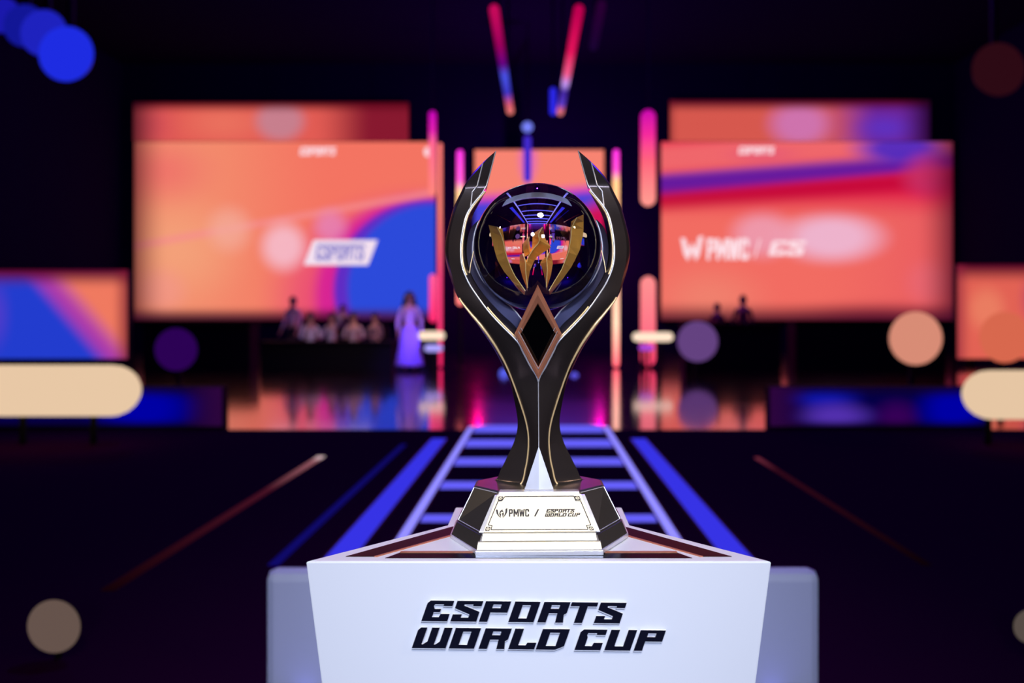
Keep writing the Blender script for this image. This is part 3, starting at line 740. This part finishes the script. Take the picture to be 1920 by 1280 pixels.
def round_lamp(px, py, rpx, Z, col, st, label, hang=True, grp=None, aim=None):
    c = P(px, py, Z); R_ = rpx*Z/F
    r = thing('round_lamp', (c.x, Z, 0 if not hang else c.z), label, 'light', grp)
    ax = Vector((0, 1, 0))
    b = MB(); b.lathe(c, ax, [(0.01, R_*.96), (0.01, R_*.97), (.08*R_, R_*.95), (.3*R_, R_*.8), (.4*R_, R_*.45)], 32); b.build('housing', M_house, r, smooth=35)
    b = MB(); b.lathe(c, -ax, [(0, R_), (R_*.06, R_*.93), (R_*.12, R_*.7), (R_*.15, R_*.2)], 40); b.build('lens', emit('lamp_glow', col, st), r, smooth=50)
    b = MB()
    if hang: b.tube([c+Vector((0, R_*.25, R_*.7)), Vector((c.x, Z+R_*.25, 11))], R_*.12, 8)
    else: b.tube([c+Vector((0, R_*.25, -R_*.7)), Vector((c.x, Z+R_*.25, 0))], R_*.12, 8)
    b.build('hanger' if hang else 'stand', M_house, r, smooth=50)
    return r
round_lamp(989, 238, 10, 22.5, (120, 130, 250), 1.0, 'round blue spotlight above the centre screen')
round_lamp(124, 101, 52, 11.0, (30, 44, 226), 1.0, 'blue round lamp at top left, lowest and rightmost of the cluster', grp='blue lamps at top left')
round_lamp(82, 62, 44, 11.6, (30, 34, 190), 1.0, 'blue round lamp at top left, half hidden behind the lowest lamp', grp='blue lamps at top left')
round_lamp(46, 48, 40, 12.2, (18, 22, 150), 1.0, 'dim blue round lamp at top left, third from the right in the cluster', grp='blue lamps at top left')
round_lamp(4, 28, 34, 12.8, (26, 24, 170), 1.0, 'blue round lamp cut by the left edge of the photo, highest of the cluster', grp='blue lamps at top left')
round_lamp(1872, 130, 50, 12, (44, 10, 20), 1.0, 'dim dark red round lamp at top right')
round_lamp(1717, 634, 50, 9.5, (216, 140, 118), 1.0, 'peach round lamp glowing below the right end of the right screen', hang=False)
round_lamp(1884, 632, 48, 10.5, (216, 104, 78), 1.0, 'orange round lamp near the right edge', hang=False)
round_lamp(101, 1174, 50, 2.30, (112, 92, 84), .8, 'dim beige round lamp low at bottom left', hang=False)
round_lamp(1932, 1174, 32, 2.30, (96, 84, 78), .8, 'dim beige round lamp cut by the right edge at bottom right', hang=False)
round_lamp(330, 655, 40, 12, (44, 2, 84), 1.0, 'dim purple round lamp under the left screen', hang=False)
round_lamp(1308, 640, 38, 14, (100, 66, 128), 1.0, 'violet round lamp right of the thick pink tubes', hang=False)
round_lamp(945, 700, 9, 14.5, (90, 100, 240), 1.0, 'small blue lamp on the stage left of the trophy stem', hang=False)
round_lamp(1077, 706, 8, 14.2, (96, 90, 236), 1.0, 'small blue lamp on the stage right of the trophy stem', hang=False)

def bar_lamp(x0, x1, y0, y1, Z, col, st, label, n_st=2):
    a = P(x0, (y0+y1)/2, Z); c = P(x1, (y0+y1)/2, Z); r_ = (y1-y0)/2*Z/F
    r = thing('bar_lamp', ((a.x+c.x)/2, Z, 0), label, 'light')
    b = MB(); b.capsule(a, c, r_, 24); b.build('diffuser', emit('bar_glow', col, st), r, smooth=60)
    for t in (.3, .7):
        x = a.x+(c.x-a.x)*t; b = MB(); b.tube([(x, Z+r_*.6, a.z-r_*.3), (x, Z+r_*.6, 0)], max(.03, r_*.1), 8); b.build('stand', M_house, r, smooth=50)
    return r
bar_lamp(-80, 258, 684, 780, 6.2, (232, 200, 166), 1.0, 'thick cream glowing bar at the left edge')
bar_lamp(1811, 2010, 694, 786, 6.2, (230, 198, 164), 1.0, 'thick cream glowing bar at the right edge')
bar_lamp(784, 834, 621, 637, 15.2, (255, 226, 200), 1.1, 'cream bar lamp beside the person with long dark hair')
bar_lamp(796, 830, 646, 659, 15.0, (170, 160, 250), 1.1, 'short pale violet bar lamp under the left cream bar lamp')
bar_lamp(1186, 1262, 623, 640, 15.2, (255, 226, 200), 1.1, 'cream bar lamp crossing the thick pink tube on the right')
bar_lamp(1198, 1226, 646, 657, 15.0, (170, 70, 220), 1.0, 'short violet bar lamp under the right cream bar lamp')

# added glowing panels that paint the blue floor reflection beside the walkway
def blue_reflection(x0, x1, label, blobs):
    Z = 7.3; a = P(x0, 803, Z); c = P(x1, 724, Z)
    r = thing('reflection_panel', ((a.x+c.x)/2, Z, 0), label, 'reflection panel')
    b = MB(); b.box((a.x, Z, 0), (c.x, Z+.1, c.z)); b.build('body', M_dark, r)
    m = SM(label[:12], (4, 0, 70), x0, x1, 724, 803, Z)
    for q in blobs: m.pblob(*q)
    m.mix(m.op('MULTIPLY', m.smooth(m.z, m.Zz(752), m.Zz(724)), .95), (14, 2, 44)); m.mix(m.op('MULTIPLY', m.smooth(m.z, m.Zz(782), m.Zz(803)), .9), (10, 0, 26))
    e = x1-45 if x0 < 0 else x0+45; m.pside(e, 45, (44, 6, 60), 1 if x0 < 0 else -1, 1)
    b = MB(); b.box((a.x+.02, Z-.015, .02), (c.x-.02, Z, c.z-.01)); b.build('reflection_glow', m.done(), r, origin=((a.x+c.x)/2, Z, c.z/2))
blue_reflection(-90, 420, 'blue lit stage step left of the walkway', [(270, 765, 130, 70, (0, 0, 165), 1, .2)])
blue_reflection(1440, 1850, 'blue lit stage step right of the walkway', [(1545, 742, 90, 40, (14, 22, 170), 1, .1), (1565, 782, 100, 40, (86, 50, 180), .9, .1), (1680, 785, 60, 50, (60, 0, 90), .8, .1), (1785, 768, 90, 70, (0, 0, 165), 1, .2)])

# ------------------------------------------------------------------ desks and people on stage
def desk(x0, x1, ytop, Z, label, depth=.7):
    a = P(x0, ytop, Z); c = P(x1, ytop, Z)
    r = thing('stage_desk', ((a.x+c.x)/2, Z, 0), label, 'desk')
    b = MB(); b.box((a.x, Z, a.z-.05), (c.x, Z+depth, a.z)); b.build('desktop', M_dark, r, bevel=.01)
    b = MB(); b.box((a.x+.05, Z+.06, .0), (c.x-.05, Z+.1, a.z-.05)); b.build('front_panel', M_dark, r)
    for x in (a.x+.05, c.x-.12):
        b = MB(); b.box((x, Z+.1, 0), (x+.07, Z+depth-.05, a.z-.05)); b.build('side_panel', M_dark, r)
    return r
desk(262, 470, 604, 17.0, 'dark desk under the left part of the left screen')
desk(482, 738, 640, 16.0, 'dark desk in front of the seated players on the left', .5)
desk(1282, 1470, 606, 16.8, 'dark desk under the left part of the right screen')
desk(1490, 1780, 600, 17.2, 'dark desk under the right part of the right screen')

def skin_mesh(verts, edges, root=0, sub=1):
    me = bpy.data.meshes.new('tmp'); me.from_pydata([v[0] for v in verts], edges, [])
    bm = bmesh.new(); bm.from_mesh(me); ly = bm.verts.layers.skin.verify(); bm.verts.ensure_lookup_table()
    for i, v in enumerate(verts):
        r = v[1]; bm.verts[i][ly].radius = (r if isinstance(r, tuple) else (r, r)); bm.verts[i][ly].use_root = (i == root)
    bm.to_mesh(me); bm.free()
    o = bpy.data.objects.new('tmp', me); COL.objects.link(o)
    sk = o.modifiers.new('s', 'SKIN'); sk.use_smooth_shade = True
    ss = o.modifiers.new('d', 'SUBSURF'); ss.levels = sub; ss.render_levels = sub
    dg = bpy.context.evaluated_depsgraph_get(); r = bpy.data.meshes.new_from_object(o.evaluated_get(dg))
    bpy.data.objects.remove(o); bpy.data.meshes.remove(me)
    for p in r.polygons: p.use_smooth = True
    return r
M_skin = mat('skin', (196, 140, 116), .55); M_hair = mat('dark_hair', (16, 10, 14), .5)
def cloth(c): return mat('cloth', c, .8, 0, .05, 40)
def person(x, Z, face, label, shirt, trousers, sit=False, height=1.76, arms=((.12,-.12),(.12,-.12)), long_hair=False, raise_arm=False, skirt=False):
    """figure looking along -y when face = 0; built standing 1.76 tall, then scaled"""
    s = height/1.76
    r = thing('person', (x, Z, 0), label, 'person'); r.rotation_euler = (0, 0, face); r.scale = (s, s, s)
    hipz = .92 if not sit else .50
    V = []; Eg = []
    def v(p, rad): V.append((Vector(p), rad)); return len(V)-1
    def e(a, b): Eg.append((a, b))
    pel = v((0, 0, hipz), (.15, .11)); wa = v((0, 0, hipz+.17), (.125, .095)); ch = v((0, .005, hipz+.36), (.155, .11)); sh = v((0, .01, hipz+.49), (.11, .08)); nk = v((0, -.005, hipz+.57), .052)
    hd = v((0, -.02, hipz+.65), (.075, .085)); hm = v((0, -.02, hipz+.73), (.078, .094)); cr = v((0, -.005, hipz+.80), (.055, .07))
    for a, b_ in ((pel,wa),(wa,ch),(ch,sh),(sh,nk),(nk,hd),(hd,hm),(hm,cr)): e(a, b_)
    joints = {}
    for sd, (out, fw) in zip((-1, 1), arms):
        S0 = Vector((sd*.165, .01, hipz+.47)); 
        if raise_arm and sd > 0: El = Vector((sd*.30, -.10, hipz+.62)); Wr = Vector((sd*.24, -.20, hipz+.85))
        elif sit: El = Vector((sd*.25, -.06, hipz+.20)); Wr = Vector((sd*.16, -.30, hipz+.22))
        else: El = Vector((sd*(.19+out*.5), .02+fw*.2, hipz+.18)); Wr = Vector((sd*(.19+out*.55), -.02+fw, hipz-.06))
        i0 = v(S0, .050); i1 = v(El, .038); i2 = v(Wr, .026); e(sh, i0); e(i0, i1); e(i1, i2)
        d = (Wr-El).normalized(); side = Vector((0, 1, 0)).cross(d).normalized() if abs(d.y) < .9 else Vector((1, 0, 0))
        pm = v(Wr+d*.07, (.036, .018)); e(i2, pm)
        side2 = Vector((0, -1, 0)) if abs(d.z) > .5 else Vector((1, 0, 0))
        for q, ln in zip((-1.5, -.5, .5, 1.5), (.060, .075, .080, .068)):
            f0 = v(Wr+d*.10+side2*q*.019, .0085); f1 = v(Wr+d*(.10+ln*.6)+side2*q*.020+side*.008, .008); f2 = v(Wr+d*(.10+ln)+side2*q*.020+side*.022, .007)
            e(pm, f0); e(f0, f1); e(f1, f2)
        t0 = v(Wr+d*.05+side2*.035, .010); t1 = v(Wr+d*.09+side2*.055, .009); e(pm, t0); e(t0, t1)
        joints[sd] = (S0, El, Wr)
    legs = {}
    for sd in (-1, 1):
        H0 = Vector((sd*.09, 0, hipz-.06))
        if sit: K = Vector((sd*.12, -.42, hipz+.0)); An = Vector((sd*.12, -.40, .09))
        else: K = Vector((sd*.10, -.015, .50)); An = Vector((sd*.105, .02, .09))
        a0 = v(H0, .085); a1 = v(K, .058); a2 = v(An, .040); a3 = v(An+Vector((0, -.13, -.045)), (.042, .03)); e(pel, a0); e(a0, a1); e(a1, a2); e(a2, a3); legs[sd] = (H0, K, An)
    me = skin_mesh(V, Eg, pel, 1); me.materials.append(M_skin)
    body = bpy.data.objects.new('body', me); COL.objects.link(body); body.parent = r
    # shirt
    SV = [(Vector((0,0,hipz-.03)), (.155,.12)), (Vector((0,0,hipz+.17)), (.132,.105)), (Vector((0,.005,hipz+.36)), (.15,.115)), (Vector((0,.01,hipz+.48)), (.11,.085)), (Vector((0,0,hipz+.535)), (.066,.06))]; SE = [(0,1),(1,2),(2,3),(3,4)]
    for sd in (-1, 1):
        S0, El, Wr = joints[sd]; k = len(SV); SV += [(S0, .058), (El, .046), (Wr.lerp(El, .12), .034)]; SE += [(3,k),(k,k+1),(k+1,k+2)]
    me = skin_mesh(SV, SE, 0, 1); me.materials.append(cloth(shirt)); o = bpy.data.objects.new('shirt', me); COL.objects.link(o); o.parent = r
    if skirt:
        b = MB(); b.lathe((0,0,0), (0,0,1), [(hipz+.05,.15),(hipz-.05,.19),(.5,.24),(.14,.31),(.12,.305)], 28)
        o = b.build('skirt', cloth(trousers), r, smooth=50, origin=(0,0,0)); o.location = (0,0,0)
    else:
        TV = [(Vector((0,0,hipz+.03)), (.16,.122))]; TE = []
        for sd in (-1, 1):
            H0, K, An = legs[sd]; k = len(TV); TV += [(H0, .098), (K, .073), (An+Vector((0,0,.02)), .058)]; TE += [(0,k),(k,k+1),(k+1,k+2)]
        me = skin_mesh(TV, TE, 0, 1); me.materials.append(cloth(trousers)); o = bpy.data.objects.new('trousers', me); COL.objects.link(o); o.parent = r
    for sd in (-1, 1):
        An = legs[sd][2]; b = MB(); 
        b.loft([[An+Vector((x*.048, y, z)) for x, y, z in ((-1,.06,-.09),(1,.06,-.09),(1.1,-.12,-.09),(.7,-.2,-.09),(-.7,-.2,-.09),(-1.1,-.12,-.09))],
                [An+Vector((x*.046, y, z)) for x, y, z in ((-1,.055,.0),(1,.055,.0),(1,-.1,-.03),(.6,-.185,-.05),(-.6,-.185,-.05),(-1,-.1,-.03))]])
        o = b.build('shoe', M_dark, r, bevel=.01, origin=(0,0,0)); o.location = (0,0,0)
    # hair and face
    hz = hipz+.745; b = MB()
    rings = []
    for k in range(9):
        t = k/8; a = math.pi*.5*t
        zz = hz+.115*math.sin(a); rr = math.cos(a)
        rings.append([Vector((.094*rr*math.cos(q)+0, .012+.112*rr*math.sin(q), zz)) for q in [2*math.pi*j/20 for j in range(20)]])
    low = [Vector((.094*math.cos(q), .012+(.112 if math.sin(q) > 0 else .08)*math.sin(q), hz-(.11 if math.sin(q) > -.1 else -.0))) for q in [2*math.pi*j/20 for j in range(20)]]
    b.loft([low]+rings)
    if long_hair:
        rr = []
        for zz, w, dpt_ in ((hz+.05,.11,.08),(hz-.10,.15,.085),(hz-.25,.175,.085),(hz-.40,.17,.07),(hz-.44,.08,.03)):
            rr.append([Vector((w*math.cos(q), .055+dpt_*math.sin(q), zz)) for q in [2*math.pi*j/16 for j in range(16)]])
        b.loft(rr)
    o = b.build('hair', M_hair, r, smooth=50, origin=(0,0,0)); o.location = (0,0,0)
    b = MB(); fz = hipz+.715
    b.loft([[Vector((x, y, z)) for x, y, z in ((-.008,-.108,fz+.02),(.008,-.108,fz+.02),(.015,-.108,fz-.03),(-.015,-.108,fz-.03))], [Vector((x, y, z)) for x, y, z in ((-.003,-.113,fz+.015),(.003,-.113,fz+.015),(.007,-.130,fz-.024),(-.007,-.130,fz-.024))]])
    o = b.build('nose', M_skin, r, bevel=.003, origin=(0,0,0)); o.location = (0,0,0)
    for sd in (-1, 1):
        b = MB(); b.lathe((sd*.032, -.102, fz+.022), (0,-1,0), [(0,.013),(.006,.010),(.009,.003)], 12); o = b.build('eye', M_hair, r, smooth=50, origin=(0,0,0)); o.location = (0,0,0)
        b = MB(); b.lathe((sd*.080, -.005, fz+.0), (sd,0,0), [(0,.026),(.012,.028),(.018,.018)], 12); o = b.build('ear', M_skin, r, smooth=50, origin=(0,0,0)); o.location = (0,0,0)
    b = MB(); b.box((-.024,-.104,fz-.062), (.024,-.098,fz-.052)); o = b.build('mouth', cloth((140,60,60)), r, origin=(0,0,0)); o.location = (0,0,0)
    return r
def chair(x, Z, face, label):
    r = thing('player_chair', (x, Z, 0), label, 'chair'); r.rotation_euler = (0, 0, face)
    def put(b, n): o = b.build(n, M_dark, r, bevel=.01, origin=(0,0,0)); o.location = (0,0,0)
    b = MB(); b.box((-.25,-.30,.30), (.25,.22,.385)); put(b, 'seat')
    b = MB(); b.loft([[Vector((sx*w, y, z)) for sx, y in ((-1,.20),(1,.20),(1,.28),(-1,.28))] for z, w in ((.385,.22),(.6,.27),(.85,.26),(1.02,.17))]); put(b, 'backrest')
    b = MB(); b.tube([(0,0,.06),(0,0,.30)], .035, 10); put(b, 'pedestal')
    b = MB()
    for k in range(5):
        a = 2*math.pi*k/5; b.tube([(0,0,.07),(.3*math.cos(a), .3*math.sin(a), .035)], .03, 8)
    put(b, 'star_base')
def px_x(px, Z): return (px-CX)*Z/F
Zp = 15.6
person(px_x(768, Zp), Zp, .25, 'person with long dark hair and lavender skirt standing beside the left cream bar lamp', (206, 180, 196), (176, 150, 236), height=1.80, long_hair=True, skirt=True)
person(px_x(549, 19.0), 19.0, -.3, 'person in a pale shirt standing tallest behind the seated players', (206, 178, 186), (30, 22, 34), height=1.80)
SEAT = [(582, 17.15, .45, (206, 196, 204), False, 'seated person in a white shirt, first from the left at the desk'),
        (622, 18.0, -.2, (176, 160, 176), True, 'seated person with one raised arm at the left desk'),
        (663, 17.15, .1, (170, 140, 150), False, 'seated person in a dusty pink top, second from the right at the desk'),
        (703, 18.0, -.35, (120, 90, 100), False, 'seated person in a brown top at the right end of the left desk')]
CH = ['dark chair of the white-shirted player at the left desk', 'dark chair of the player with a raised arm', 'dark chair of the player in dusty pink', 'dark chair at the right end of the left desk']
for (px, Z, fc, shc, ra, lab), clab in zip(SEAT, CH):
    person(px_x(px, Z), Z, fc, lab, shc, (26, 18, 30), sit=True, raise_arm=ra)
    chair(px_x(px, Z), Z, fc, clab)
person(px_x(643, 19.2), 19.2, .1, 'person in dark clothes standing behind the middle of the left desk', (52, 26, 60), (22, 16, 28), height=1.58)
person(px_x(1393, 18.0), 18.0, -.4, 'person in dark clothes standing in front of the right screen', (96, 40, 50), (24, 16, 28), height=1.80)
person(px_x(1345, 18.4), 18.4, .3, 'shorter person in dark clothes left of the one before the right screen', (96, 40, 50), (24, 16, 28), height=1.60)
